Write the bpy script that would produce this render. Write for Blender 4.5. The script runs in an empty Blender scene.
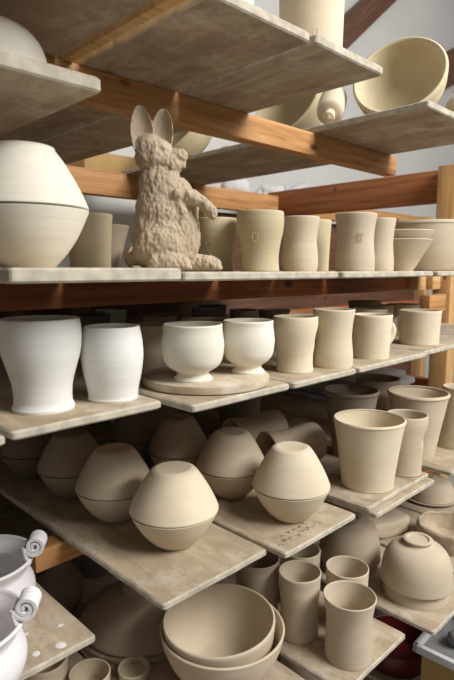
import bpy, bmesh, math, random
from mathutils import Vector, Matrix, noise
random.seed(7)
PI = math.pi
EYE = 1.55                      # eye height above the floor, metres
S = bpy.context.scene
COL = S.collection

# ------------------------------------------------------------------ camera
cam_d = bpy.data.cameras.new('camera')
cam = bpy.data.objects.new('camera', cam_d)
COL.objects.link(cam)
cam_d.sensor_fit = 'VERTICAL'
cam_d.sensor_height = 36.0
cam_d.lens = 36.0 * 543.0 / 680.0
cam_d.clip_start = 0.02
cam.location = (0, 0, EYE)
HEAD = math.radians(45.6)       # heading, from the rail direction (+X)
PITCH = math.atan(70 / 543.0)   # looking slightly down
cam.rotation_euler = (PI / 2 - PITCH, 0, HEAD - PI / 2)
cam_d.dof.use_dof = True
cam_d.dof.focus_distance = 1.15
cam_d.dof.aperture_fstop = 5.6
S.camera = cam

# ------------------------------------------------------------------ world, lights, exposure
world = bpy.data.worlds.new('world')
S.world = world
world.use_nodes = True
bg = world.node_tree.nodes['Background']
bg.inputs[0].default_value = (0.92, 0.95, 1.0, 1)
bg.inputs[1].default_value = 0.11

def area(name, loc, target, size, size_y, power, color):
    d = bpy.data.lights.new(name, 'AREA')
    d.shape = 'RECTANGLE'
    d.size = size
    d.size_y = size_y
    d.energy = power
    d.color = color
    o = bpy.data.objects.new(name, d)
    COL.objects.link(o)
    o.location = loc
    o.rotation_euler = (Vector(target) - Vector(loc)).to_track_quat('-Z', 'Y').to_euler()
    return o
# daylight from the tall window behind and to the right of the viewer
area('window_daylight', (1.70, -1.85, EYE + 2.0), (0.9, 0.8, EYE - 0.35), 1.9, 1.5, 182, (1.0, 0.982, 0.945))
# added fill lamp that brightens the upper back wall; no known window there
area('wall_fill', (4.3, -0.9, EYE + 1.9), (4.6, 2.6, EYE + 1.9), 1.4, 1.4, 36, (1.0, 0.98, 0.95))

S.view_settings.view_transform = 'Standard'
S.view_settings.look = 'None'
S.view_settings.gamma = 1.0
S.view_settings.use_curve_mapping = False
S.view_settings.exposure = 0.0

# ------------------------------------------------------------------ materials
def newmat(name):
    m = bpy.data.materials.new(name)
    m.use_nodes = True
    nt = m.node_tree
    return m, nt, nt.nodes['Principled BSDF'], nt.nodes, nt.links

def ramp(nodes, stops):
    r = nodes.new('ShaderNodeValToRGB')
    els = r.color_ramp.elements
    while len(els) < len(stops):
        els.new(0.5)
    for e, (p, c) in zip(els, stops):
        e.position = p
        e.color = (*c, 1)
    return r

def clay(name, base, dark, rough=0.8, ring=0.25, blot=0.5, yel=None):
    """dry thrown clay: fine turning rings about the pot's own axis, cloudy blotches of drying"""
    m, nt, b, N, L = newmat(name)
    tc = N.new('ShaderNodeTexCoord')
    oi = N.new('ShaderNodeObjectInfo')
    add = N.new('ShaderNodeVectorMath'); add.operation = 'ADD'
    mul = N.new('ShaderNodeVectorMath'); mul.operation = 'SCALE'
    comb = N.new('ShaderNodeCombineXYZ')
    for k in range(3):
        L.new(oi.outputs['Random'], comb.inputs[k])
    L.new(comb.outputs[0], mul.inputs[0]); mul.inputs['Scale'].default_value = 9.0
    L.new(tc.outputs['Object'], add.inputs[0]); L.new(mul.outputs[0], add.inputs[1])
    n1 = N.new('ShaderNodeTexNoise'); n1.inputs['Scale'].default_value = 14; n1.inputs['Detail'].default_value = 5
    L.new(add.outputs[0], n1.inputs['Vector'])
    r1 = ramp(N, [(0.30, dark), (0.68, base)])
    L.new(n1.outputs['Fac'], r1.inputs['Fac'])
    # streaks stretched round the pot
    mp = N.new('ShaderNodeMapping'); mp.inputs['Scale'].default_value = (5, 5, 95)
    L.new(add.outputs[0], mp.inputs['Vector'])
    n2 = N.new('ShaderNodeTexNoise'); n2.inputs['Scale'].default_value = 1.6; n2.inputs['Detail'].default_value = 3
    L.new(mp.outputs[0], n2.inputs['Vector'])
    r2 = ramp(N, [(0.35, tuple(c * 0.93 for c in base)), (0.62, base)])
    L.new(n2.outputs['Fac'], r2.inputs['Fac'])
    mx = N.new('ShaderNodeMix'); mx.data_type = 'RGBA'; mx.inputs['Factor'].default_value = blot
    L.new(r2.outputs[0], mx.inputs['A']); L.new(r1.outputs[0], mx.inputs['B'])
    hv = N.new('ShaderNodeHueSaturation')
    mr = N.new('ShaderNodeMapRange'); mr.inputs['To Min'].default_value = 0.93; mr.inputs['To Max'].default_value = 1.06
    L.new(oi.outputs['Random'], mr.inputs['Value']); L.new(mr.outputs[0], hv.inputs['Value'])
    L.new(mx.outputs['Result'], hv.inputs['Color'])
    L.new(hv.outputs[0], b.inputs['Base Color'])
    b.inputs['Roughness'].default_value = rough
    b.inputs['Specular IOR Level'].default_value = 0.25
    # bump
    n3 = N.new('ShaderNodeTexNoise'); n3.inputs['Scale'].default_value = 180; n3.inputs['Detail'].default_value = 2
    L.new(add.outputs[0], n3.inputs['Vector'])
    ad = N.new('ShaderNodeMath'); ad.operation = 'MULTIPLY_ADD'
    L.new(n3.outputs['Fac'], ad.inputs[0]); ad.inputs[1].default_value = 0.25; L.new(n2.outputs['Fac'], ad.inputs[2])
    bp = N.new('ShaderNodeBump'); bp.inputs['Strength'].default_value = ring; bp.inputs['Distance'].default_value = 0.0018
    L.new(ad.outputs[0], bp.inputs['Height']); L.new(bp.outputs[0], b.inputs['Normal'])
    return m

def wood(name, c1, c2, c3, rough=0.6, along=(1.2, 22, 22), knots=True, spots=None, bump=0.3):
    """sawn timber, grain along the stretched axis, knots and clay smears"""
    m, nt, b, N, L = newmat(name)
    tc = N.new('ShaderNodeTexCoord')
    oi = N.new('ShaderNodeObjectInfo')
    comb = N.new('ShaderNodeCombineXYZ')
    for k in range(3):
        L.new(oi.outputs['Random'], comb.inputs[k])
    sc = N.new('ShaderNodeVectorMath'); sc.operation = 'SCALE'; sc.inputs['Scale'].default_value = 13
    L.new(comb.outputs[0], sc.inputs[0])
    add = N.new('ShaderNodeVectorMath'); add.operation = 'ADD'
    L.new(tc.outputs['Object'], add.inputs[0]); L.new(sc.outputs[0], add.inputs[1])
    mp = N.new('ShaderNodeMapping'); mp.inputs['Scale'].default_value = along
    L.new(add.outputs[0], mp.inputs['Vector'])
    n1 = N.new('ShaderNodeTexNoise'); n1.inputs['Scale'].default_value = 2.2; n1.inputs['Detail'].default_value = 6
    n1.inputs['Roughness'].default_value = 0.68; n1.inputs['Distortion'].default_value = 0.8
    L.new(mp.outputs[0], n1.inputs['Vector'])
    r = ramp(N, [(0.28, c1), (0.5, c2), (0.72, c3)])
    L.new(n1.outputs['Fac'], r.inputs['Fac'])
    col = r.outputs[0]
    if knots:
        mk = N.new('ShaderNodeMapping'); mk.inputs['Scale'].default_value = (4.5, 9, 9)
        L.new(add.outputs[0], mk.inputs['Vector'])
        v = N.new('ShaderNodeTexVoronoi'); v.inputs['Scale'].default_value = 1.0
        L.new(mk.outputs[0], v.inputs['Vector'])
        rk = ramp(N, [(0.05, (1, 1, 1)), (0.12, (0, 0, 0))])
        L.new(v.outputs['Distance'], rk.inputs['Fac'])
        mx = N.new('ShaderNodeMix'); mx.data_type = 'RGBA'
        L.new(rk.outputs[0], mx.inputs['Factor']); L.new(col, mx.inputs['A'])
        mx.inputs['B'].default_value = (*[c * 0.35 for c in c1], 1)
        col = mx.outputs['Result']
    if spots:
        n4 = N.new('ShaderNodeTexNoise'); n4.inputs['Scale'].default_value = spots[1]; n4.inputs['Detail'].default_value = 9; n4.inputs['Roughness'].default_value = 0.72
        L.new(add.outputs[0], n4.inputs['Vector'])
        r4 = ramp(N, [(spots[2], (0, 0, 0)), (spots[3], (1, 1, 1))])
        L.new(n4.outputs['Fac'], r4.inputs['Fac'])
        mx = N.new('ShaderNodeMix'); mx.data_type = 'RGBA'
        L.new(r4.outputs[0], mx.inputs['Factor']); L.new(col, mx.inputs['A'])
        mx.inputs['B'].default_value = (*spots[0], 1)
        col = mx.outputs['Result']
    L.new(col, b.inputs['Base Color'])
    b.inputs['Roughness'].default_value = rough
    b.inputs['Specular IOR Level'].default_value = 0.3
    bp = N.new('ShaderNodeBump'); bp.inputs['Strength'].default_value = bump; bp.inputs['Distance'].default_value = 0.002
    L.new(n1.outputs['Fac'], bp.inputs['Height']); L.new(bp.outputs[0], b.inputs['Normal'])
    return m

def plain(name, c, rough=0.7, scale=4, var=0.85, metal=0.0):
    m, nt, b, N, L = newmat(name)
    tc = N.new('ShaderNodeTexCoord')
    n = N.new('ShaderNodeTexNoise'); n.inputs['Scale'].default_value = scale; n.inputs['Detail'].default_value = 5
    L.new(tc.outputs['Object'], n.inputs['Vector'])
    r = ramp(N, [(0.3, tuple(x * var for x in c)), (0.7, c)])
    L.new(n.outputs['Fac'], r.inputs['Fac']); L.new(r.outputs[0], b.inputs['Base Color'])
    b.inputs['Roughness'].default_value = rough
    b.inputs['Metallic'].default_value = metal
    return m

M = {}
M['cream']  = clay('dry_cream_clay', (0.77, 0.675, 0.51), (0.66, 0.55, 0.385))
M['straw']  = clay('dry_straw_clay', (0.58, 0.50, 0.33), (0.46, 0.385, 0.225))
M['white']  = clay('dry_white_clay', (0.80, 0.79, 0.76), (0.74, 0.72, 0.66), ring=0.12, blot=0.35)
M['ivory']  = clay('dry_ivory_clay', (0.83, 0.79, 0.68), (0.74, 0.68, 0.54), ring=0.2)
M['honey']  = clay('honey_clay', (0.70, 0.605, 0.42), (0.58, 0.48, 0.30), ring=0.5)
M['grey']   = clay('grey_and_shaded_clay', (0.46, 0.375, 0.285), (0.34, 0.27, 0.195))  # darker tone standing in for shade on pots set back; also greyish ware
M['dark']   = clay('dark_and_shaded_clay', (0.30, 0.245, 0.19), (0.21, 0.165, 0.125))  # deep shade of the far rows put into the colour; also dark ware
M['lilac']  = clay('pale_bisque', (0.80, 0.775, 0.79), (0.72, 0.68, 0.70), ring=0.1, blot=0.3)
M['sand']   = clay('sandy_clay', (0.65, 0.555, 0.42), (0.53, 0.435, 0.31))
M['rabbit'] = clay('coarse_modelled_clay', (0.585, 0.48, 0.355), (0.38, 0.295, 0.20), ring=0.35, blot=0.8)
M['pine']   = wood('orange_pine', (0.31, 0.13, 0.045), (0.51, 0.26, 0.10), (0.64, 0.375, 0.17), spots=((0.55, 0.45, 0.33), 9, 0.62, 0.74))
M['redpine'] = wood('red_stained_pine', (0.24, 0.075, 0.028), (0.38, 0.135, 0.05), (0.48, 0.20, 0.08), spots=((0.45, 0.33, 0.24), 9, 0.66, 0.78))
M['postpine'] = wood('pale_pine_upright', (0.42, 0.21, 0.08), (0.58, 0.34, 0.14), (0.68, 0.44, 0.21), along=(22, 22, 1.2), spots=((0.62, 0.55, 0.42), 9, 0.58, 0.72))
M['crosspine'] = wood('red_pine_crosswise', (0.20, 0.065, 0.025), (0.34, 0.125, 0.045), (0.45, 0.19, 0.075), along=(22, 1.2, 22))
M['pinepale'] = wood('pale_pine', (0.45, 0.24, 0.09), (0.62, 0.38, 0.16), (0.72, 0.49, 0.24), spots=((0.62, 0.55, 0.42), 9, 0.58, 0.72))
M['beam']   = wood('dark_roof_timber', (0.07, 0.03, 0.018), (0.13, 0.06, 0.035), (0.19, 0.095, 0.055))
M['board']  = wood('clay_dusted_board', (0.30, 0.23, 0.155), (0.43, 0.345, 0.24), (0.55, 0.46, 0.34), rough=0.85, along=(10, 2.5, 10), knots=False, spots=((0.60, 0.53, 0.43), 11, 0.5, 0.70), bump=0.5)
M['board2'] = wood('weathered_board', (0.27, 0.20, 0.135), (0.40, 0.32, 0.23), (0.52, 0.44, 0.34), rough=0.85, along=(12, 2.0, 12), knots=False, spots=((0.56, 0.50, 0.41), 13, 0.5, 0.7), bump=0.6)
M['underboard'] = wood('smeared_brown_board', (0.24, 0.175, 0.12), (0.36, 0.28, 0.20), (0.48, 0.39, 0.29), rough=0.85, along=(7, 2.2, 7), knots=False, spots=((0.60, 0.51, 0.40), 7, 0.5, 0.72), bump=0.5)
M['edge']   = plain('clay_crusted_edge', (0.60, 0.54, 0.43), 0.85, 40, 0.6)
M['bat']    = wood('birch_bat', (0.42, 0.33, 0.23), (0.55, 0.46, 0.34), (0.66, 0.57, 0.44), rough=0.8, along=(8, 3, 60), knots=False, spots=((0.70, 0.64, 0.54), 14, 0.5, 0.68))
M['plaster'] = plain('pale_plaster', (0.66, 0.655, 0.64), 0.9, 1.5, 0.9)
M['floor']  = plain('grey_concrete', (0.48, 0.45, 0.41), 0.9, 3, 0.7)
M['ink']    = plain('blue_grey_pencil', (0.27, 0.28, 0.32), 0.8)
M['red']    = plain('red_plastic', (0.13, 0.012, 0.016), 0.4)
M['whiteplastic'] = plain('dusty_white_plastic', (0.62, 0.62, 0.63), 0.5, 9, 0.8)
M['greyplastic'] = plain('dusty_grey_plastic', (0.22, 0.22, 0.225), 0.6, 12, 0.6)
M['bag']    = plain('white_paper', (0.70, 0.70, 0.72), 0.8, 10, 0.75)
M['card']   = plain('tan_cardboard', (0.50, 0.33, 0.13), 0.85, 10, 0.85)

# ------------------------------------------------------------------ helpers
def link(name, bm, mats, parent=None, smooth=True, loc=None, rot=None):
    me = bpy.data.meshes.new(name)
    bmesh.ops.recalc_face_normals(bm, faces=bm.faces)
    bm.to_mesh(me)
    bm.free()
    if not isinstance(mats, (list, tuple)):
        mats = [mats]
    for m in mats:
        me.materials.append(m)
    if smooth:
        for p in me.polygons:
            p.use_smooth = True
        try:
            me.set_sharp_from_angle(angle=math.radians(42))
        except Exception:
            pass
    o = bpy.data.objects.new(name, me)
    COL.objects.link(o)
    if parent:
        o.parent = parent
    if loc is not None:
        o.location = loc
    if rot is not None:
        o.rotation_euler = rot
    return o

def empty(name, loc, rot=(0, 0, 0)):
    o = bpy.data.objects.new(name, None)
    o.empty_display_size = 0.05
    COL.objects.link(o)
    o.location = loc
    o.rotation_euler = rot
    return o

def tag(o, label, cat, group=None):
    o['label'] = label
    o['category'] = cat
    if group:
        o['group'] = group
    return o

def structure(o):
    o['kind'] = 'structure'
    return o

def box_bm(x0, y0, z0, x1, y1, z1, bevel=0.0, seg=2, bm=None):
    own = bm is None
    b = bmesh.new()
    r = bmesh.ops.create_cube(b, size=1.0)
    for v in b.verts:
        v.co = Vector(((x0 + x1) / 2 + v.co.x * (x1 - x0), (y0 + y1) / 2 + v.co.y * (y1 - y0), (z0 + z1) / 2 + v.co.z * (z1 - z0)))
    if bevel:
        bmesh.ops.bevel(b, geom=list(b.edges), offset=bevel, segments=seg, affect='EDGES', profile=0.5)
    if own:
        return b
    me = bpy.data.meshes.new('tmp'); b.to_mesh(me); b.free(); bm.from_mesh(me); bpy.data.meshes.remove(me)
    return bm

def tube_bm(pts, radii, seg=10, bm=None, flat=1.0, cap=True):
    """a round (or flattened) strand through points"""
    bm = bm or bmesh.new()
    pts = [Vector(p) for p in pts]
    rings = []
    prev = None
    for i, p in enumerate(pts):
        t = (pts[min(i + 1, len(pts) - 1)] - pts[max(i - 1, 0)]).normalized()
        if prev is None:
            up = Vector((0, 0, 1)) if abs(t.z) < 0.9 else Vector((1, 0, 0))
            n = t.cross(up).normalized()
        else:
            n = (prev - t * prev.dot(t)).normalized()
        prev = n
        bn = t.cross(n)
        r = radii[i] if isinstance(radii, (list, tuple)) else radii
        rings.append([bm.verts.new(p + (n * math.cos(a) + bn * math.sin(a) * flat) * r) for a in [2 * PI * k / seg for k in range(seg)]])
    for a, b in zip(rings, rings[1:]):
        for k in range(seg):
            bm.faces.new((a[k], a[(k + 1) % seg], b[(k + 1) % seg], b[k]))
    if cap:
        bm.faces.new(rings[0]); bm.faces.new(rings[-1])
    return bm

def spline(prof, n=6):
    """smooth a profile; a point carrying a third value is kept as a corner"""
    out = []
    P = prof
    for i in range(len(P) - 1):
        p1, p2 = P[i], P[i + 1]
        p0 = P[i - 1] if i > 0 and len(p1) == 2 else None
        p3 = P[i + 2] if i + 2 < len(P) and len(p2) == 2 else None
        q0 = p0 if p0 else (2 * p1[0] - p2[0], 2 * p1[1] - p2[1])
        q3 = p3 if p3 else (2 * p2[0] - p1[0], 2 * p2[1] - p1[1])
        for k in range(n):
            t = k / n
            o = []
            for c in (0, 1):
                a, b, d, e = q0[c], p1[c], p2[c], q3[c]
                o.append(0.5 * ((2 * b) + (-a + d) * t + (2 * a - 5 * b + 4 * d - e) * t * t + (-a + 3 * b - 3 * d + e) * t ** 3))
            out.append(tuple(o))
    out.append((P[-1][0], P[-1][1]))
    return out

PROF = {
 'tulip':   [(.80, 0, 1), (.82, .02), (.80, .10), (.79, .28), (.86, .48), (.96, .68), (1.0, .85), (.985, 1)],
 'vase':    [(.77, 0, 1), (.775, .03), (.74, .06), (.715, .12), (.74, .28), (.84, .45), (.95, .62), (1.0, .79), (.99, .92), (.965, 1)],
 'barrel':  [(.79, 0, 1), (.81, .03), (.80, .06), (.84, .18), (.93, .36), (.99, .54), (1.0, .66), (.97, .84), (.91, .97), (.90, 1)],
 'waist':   [(.93, 0, 1), (.95, .05), (.95, .20), (.90, .38), (.87, .55), (.90, .75), (.97, .92), (1.0, 1)],
 'lowbelly': [(.88, 0, 1), (.93, .08), (.95, .22), (.90, .42), (.86, .55), (.89, .72), (.97, .90), (1.0, 1)],
 'bottle':  [(.87, 0, 1), (.91, .06), (.90, .22), (.87, .42), (.89, .56), (.95, .72), (.955, .85), (1.0, 1)],
 'thumbed': [(.76, 0, 1), (.80, .02), (.79, .08), (.83, .4), (.92, .68), (1.0, .88), (.99, 1)],
 'tube':    [(.86, 0, 1), (.89, .03), (.885, .25), (.865, .50), (.875, .70), (.94, .88), (1.0, 1)],
 'mug':     [(.90, 0, 1), (.93, .03), (.93, .2), (.95, .5), (.98, .85), (1.0, 1)],
 'taper':   [(.86, 0, 1), (.88, .03), (.90, .3), (.95, .7), (1.0, 1)],
 'bucket':  [(.70, 0, 1), (.735, .012), (.725, .03), (.78, .28), (.88, .66), (.975, .955), (1.0, .98), (.99, 1)],
 'beaker':  [(.60, 0, 1), (.625, .02), (.70, .25), (.83, .6), (.95, .92), (1.0, .97), (.99, 1)],
 'bell_cup': [(1.0, 0, 1), (1.0, .03), (.92, .25), (.83, .6), (.78, .9), (.80, 1)],
 'footed':  [(.62, 0, 1), (.63, .03), (.55, .07), (.50, .12), (.56, .16), (.80, .25), (.94, .37), (1.0, .56), (1.0, .70), (.95, .90), (.955, 1)],
 'cone':    [(.42, 0, 1), (.44, .03), (.62, .35), (.82, .7), (1.0, 1)],
 'bowl':    [(.40, 0, 1), (.43, .03), (.62, .14), (.82, .40), (.94, .72), (1.0, 1)],
 'deepbowl': [(.45, 0, 1), (.50, .03), (.74, .20), (.92, .50), (.98, .80), (1.0, .95), (1.0, 1)],
 'bigpot':  [(.66, 0, 1), (.72, .05), (.86, .30), (.96, .65), (1.0, .93), (1.02, .96), (1.01, 1)],
 'basin':   [(.80, 0, 1), (.84, .05), (.93, .5), (1.0, .93), (1.0, 1)],
}

def revolve(pts, seg=56, dents=(), wob=0.006, seed=0):
    bm = bmesh.new()
    rings = []
    rnd = random.Random(seed)
    ph = [rnd.uniform(0, 6.28) for _ in range(3)]
    for (r, z) in pts:
        if r < 1e-6:
            rings.append([bm.verts.new((0, 0, z))])
            continue
        ring = []
        for k in range(seg):
            a = 2 * PI * k / seg
            w = 1 + wob * math.sin(2 * a + ph[0]) + wob * .4 * math.sin(3 * a + ph[1])
            rr = r * w
            for (da, dz, amt, size) in dents:
                dd = ((math.remainder(a - da, 2 * PI) * r) ** 2 + (z - dz) ** 2) / (size * size)
                rr -= amt * math.exp(-dd)
            ring.append(bm.verts.new((rr * math.cos(a), rr * math.sin(a), z)))
        rings.append(ring)
    for a, b in zip(rings, rings[1:]):
        if len(a) == 1 and len(b) == 1:
            continue
        for k in range(seg):
            k2 = (k + 1) % seg
            if len(a) == 1:
                bm.faces.new((a[0], b[k], b[k2]))
            elif len(b) == 1:
                bm.faces.new((a[k], a[k2], b[0]))
            else:
                bm.faces.new((a[k], a[k2], b[k2], b[k]))
    return bm

def vessel_bm(kind, R, H, wall=0.0045, floor=0.008, dents=(), seed=0, seg=56, n=5, foot=False):
    out = [(r * R, z * H) for r, z in spline(PROF[kind], n)]
    inner = [(max(r - wall, .002), z) for r, z in out if z > floor]
    rb = inner[0][0]
    rt, zt = out[-1]
    pts = [(0, 0.003 if foot else 0.0)]
    if foot:
        pts += [(out[0][0] * .72, .003), (out[0][0] * .78, 0)]
    else:
        pts += [(out[0][0] * .9, 0.0)]
    pts += out
    pts += [(rt - wall * .2, zt + wall * .33), (rt - wall * .5, zt + wall * .45), (rt - wall * .85, zt + wall * .3)]
    pts += inner[::-1]
    pts += [(rb * .8, floor), (0, floor)]
    return revolve(pts, seg, dents, seed=seed)

def add_handle(parent, R, H, ang, mat, z0=.28, z1=.82, out=.028, rr=.0055):
    pts = []
    for k in range(13):
        t = k / 12
        a = PI * t
        pts.append((R - .004 + math.sin(a) ** .8 * out, 0, H * (z1 + (z0 - z1) * t) + math.sin(a) * .004))
    o = link('handle', tube_bm(pts, rr, 10, flat=1.5), mat, parent, rot=(0, 0, ang))
    return o

def add_stamp(parent, R, z, ang, mat, s=.0105):
    """potter's seal: small raised squiggle pressed into the wall"""
    bm = bmesh.new()
    strokes = [[(-.5, .9), (-.5, -.7), (-.1, -.9)], [(-.2, .8), (.1, .2), (.4, .8), (.4, -.2)], [(-.1, -.2), (.3, -.4), (.1, -.9), (.5, -.8)]]
    for st in strokes:
        pts = []
        for u, v in st:
            a = ang + u * s / R
            pts.append((R * math.cos(a), R * math.sin(a), z + v * s))
        tube_bm(pts, .0007, 6, bm)
    return link('stamp', bm, mat, parent)

# ------------------------------------------------------------------ the setting
structure(link('floor', box_bm(-3, -4.5, -.1, 7.5, 2.75, 0), M['floor'], smooth=False))
structure(link('wall_back', box_bm(-3, 2.6, 0, 7.5, 2.75, 4.3), M['plaster'], smooth=False))
structure(link('wall_right', box_bm(7.35, -4.5, 0, 7.5, 2.6, 4.3), M['plaster'], smooth=False))
structure(link('ceiling', box_bm(-3, -4.5, 4.3, 7.5, 2.75, 4.4), M['plaster'], smooth=False))

def timber(name, p0, p1, w, d, mat, label, cat):
    p0, p1 = Vector(p0), Vector(p1)
    L = (p1 - p0).length
    bm = box_bm(0, -d / 2, -w / 2, L, d / 2, w / 2, .004)
    q = (p1 - p0).to_track_quat('X', 'Z')
    o = link(name, bm, mat, loc=p0)
    o.rotation_euler = q.to_euler()
    return o
structure(timber('trim_1', (3.05, 2.53, EYE + 1.25), (4.75, 2.53, EYE + 2.62), .17, .13, M['beam'], '', ''))
structure(timber('trim_2', (4.2, 2.53, EYE + 1.35), (7.2, 2.53, EYE + 2.75), .30, .13, M['beam'], '', ''))

# ------------------------------------------------------------------ the rack
rack = empty('drying_rack', (0, 1.03, 0))
tag(rack, 'wooden drying rack of orange pine rails and posts that carries all the boards', 'rack')
def rail(name, x0, y0, z0, x1, y1, z1, mat, label=None):
    """z given relative to eye height; the beam's own origin is its middle"""
    c = Vector(((x0 + x1) / 2, (y0 + y1) / 2, (z0 + z1) / 2 + EYE))
    hx, hy, hz = (x1 - x0) / 2, (y1 - y0) / 2, (z1 - z0) / 2
    o = link(name, box_bm(-hx, -hy, -hz, hx, hy, hz, .0025), mat, rack)
    o.location = c - rack.location
    if label:
        o['label'] = label
    return o
FL = -EYE
rail('rail', -.30, 1.03, .343, 1.875, 1.075, .4095, M['pine'], 'bright orange front rail under the top boards')
rail('rail', -.30, 1.03, -.078, 2.315, 1.075, -.0185, M['redpine'], 'reddish front rail under the rabbit shelf')
rail('rail', -.30, 1.03, -.300, 2.315, 1.075, -.2345, M['redpine'])
rail('rail', .455, 1.03, -.625, 2.315, 1.075, -.5775, M['pine'])
rail('rail', -.30, 1.03, -.935, 2.315, 1.075, -.8685, M['redpine'])
rail('rail', -.30, 1.03, -1.24, 2.315, 1.075, -1.1685, M['redpine'])
rail('rail', -.30, 2.02, .31, 4.2, 2.07, .4095, M['pine'], 'knotty orange back rail above the rabbit shelf')
for zt in (-.0185, -.2345, -.5775, -.8685, -1.1685):
    rail('rail', -.30, 2.02, zt - .07, 4.2, 2.07, zt, M['redpine'])
rail('rail', -.30, 1.09, -.735, .46, 1.13, -.6615, M['redpine'])
rail('rail', -.30, 1.12, .165, .38, 1.16, .2375, M['redpine'])
for (x, y, t) in ((-.30, 1.075, .70), (2.32, 1.0, .44), (-.30, 2.07, .70), (4.2, 2.02, .42)):
    rail('post', x, y, FL, x + .08, y + .08, t, M['postpine'])
rail('cross_beam', 2.38, 1.0, .295, 2.425, 2.10, .435, M['crosspine'], 'thick reddish brown cross beam at the right end')
rail('cross_beam', 2.38, 1.0, -.575, 2.425, 2.10, -.50, M['crosspine'])
rail('shade_panel', -.30, 2.10, -1.3, 4.2, 2.115, -.03, M['beam'], 'dark sheet standing in for the shade behind the shelves')  # added dark sheet in place of the shade behind the lower shelves
rail('shade_panel', 2.0, 2.10, -.03, 4.2, 2.115, .30, M['beam'])  # added to darken the shadowed wall behind the right-hand cups
rail('block', 2.10, .985, -.17, 2.25, 1.03, -.10, M['pine'])
for (x0, x1) in ((2.0, 2.07), (2.13, 2.2)):
    rail('block', x0, .99, -.078, x1, 1.03, -.0175, M['pinepale'])

# ------------------------------------------------------------------ ware boards
def board(x0, x1, y0, y1, ztop, th, mat, label, group=None, skew=0.0, parts=None, warp=0.0):
    """ztop relative to eye height"""
    cx, cy = (x0 + x1) / 2, (y0 + y1) / 2
    hx, hy = (x1 - x0) / 2, (y1 - y0) / 2
    bm = bmesh.new()
    rnd = random.Random(int(x0 * 1000) + int(ztop * 977))
    # outline with rounded corners and slightly worn edges
    out = []
    rc = .008
    def edge(ax, ay, bx, by):
        n = max(3, int(math.hypot(bx - ax, by - ay) / .05))
        for k in range(n):
            t = (k + .5) / n
            j = rnd.uniform(-.0011, .0011)
            ex, ey = ax + (bx - ax) * t, ay + (by - ay) * t
            nx, ny = (by - ay), -(bx - ax)
            l = math.hypot(nx, ny)
            out.append((ex + nx / l * j, ey + ny / l * j))
    corners = [(-hx, -hy), (hx, -hy), (hx, hy), (-hx, hy)]
    dirs = [(1, 0), (0, 1), (-1, 0), (0, -1)]
    for i in range(4):
        c = corners[i]; d = dirs[i]; pd = dirs[i - 1]
        for k in range(4):
            t = k / 3
            a = (c[0] - pd[0] * rc * (1 - t) ** 2 + d[0] * rc * t ** 2, c[1] - pd[1] * rc * (1 - t) ** 2 + d[1] * rc * t ** 2)
            out.append(a)
        c2 = corners[(i + 1) % 4]
        edge(c[0] + d[0] * rc * 1.3, c[1] + d[1] * rc * 1.3, c2[0] - d[0] * rc * 1.3, c2[1] - d[1] * rc * 1.3)
    lv = []
    e = min(.003, th * .25)
    for (z, s) in ((-th, e), (-th + e, 0), (-e, 0), (0, e)):
        ring = []
        for (x, y) in out:
            l = 1
            xx = x - math.copysign(min(s, abs(x)), x) * (abs(x) > hx - .01)
            yy = y - math.copysign(min(s, abs(y)), y) * (abs(y) > hy - .01)
            ring.append(bm.verts.new((xx, yy, z)))
        lv.append(ring)
    n = len(out)
    for a, b in zip(lv, lv[1:]):
        for k in range(n):
            f = bm.faces.new((a[k], a[(k + 1) % n], b[(k + 1) % n], b[k]))
            f.material_index = 1
    bm.faces.new(lv[0]); bm.faces.new(lv[-1])
    o = link('ware_board', bm, [mat, M['edge']], smooth=False, loc=(cx, cy, EYE + ztop), rot=(0, 0, skew))
    tag(o, label, 'board', group)
    return o

# rabbit shelf (just below eye level)
YB = 2.06
board(.27, .537, .645, YB, .003, .0195, M['board'], 'long pale board on the rabbit shelf under the big double-cone jar')
board(.545, .968, .652, YB, -.003, .0145, M['board'], 'long pale board under the clay rabbit and the tulip cups')
board(.980, 1.200, .65, YB, -.003, .0145, M['board2'], 'crusted board end under the stamped straight cup on the rabbit shelf')
board(1.208, 1.44, .668, YB, -.003, .0145, M['board2'], 'board under the two stacked conical bowls')
board(1.452, 2.02, .66, YB, -.003, .0145, M['board'], 'farthest board on the rabbit shelf, under the wide pot at the right')
# white vase shelf
board(-.02, .278, .70, YB, -.217, .0135, M['board'], 'pale board whose corner shows at the left edge below the white vase')
board(.290, .545, .711, YB, -.217, .0135, M['board'], 'pale board carrying the tall white vase and white barrel cup')
board(.560, .808, .650, YB, -.217, .0135, M['board'], 'board under the round bat with two footed bowls')
board(.818, 1.040, .648, YB, -.217, .0135, M['board'], 'board under the dented cup and the tall waisted cup')
board(1.052, 1.380, .648, YB, -.217, .0135, M['board'], 'board under the jug-like mug of the white vase shelf')
board(1.395, 1.80, .66, YB, -.217, .0135, M['board'], 'board under the farthest mug with its handle on the left')
# double-cone jar shelf
board(.518, .783, .682, YB, -.56, .0135, M['board'], 'big speckled board under the row of jars with the frontmost pale jar')
c2 = board(.795, 1.052, .645, YB, -.56, .0135, M['board'], 'board with pencil scribbles at its end beside the frontmost jar')
board(1.090, 1.394, .615, YB, -.5638, .0135, M['board'], 'lower of the two thin boards under the large tapered beaker')
board(1.082, 1.394, .632, YB, -.5510, .0125, M['board2'], 'upper of the two thin boards under the large tapered beaker')
board(1.468, 1.84, .60, YB, -.56, .0135, M['board'], 'board under the wide grey beaker at the right edge')
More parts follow.
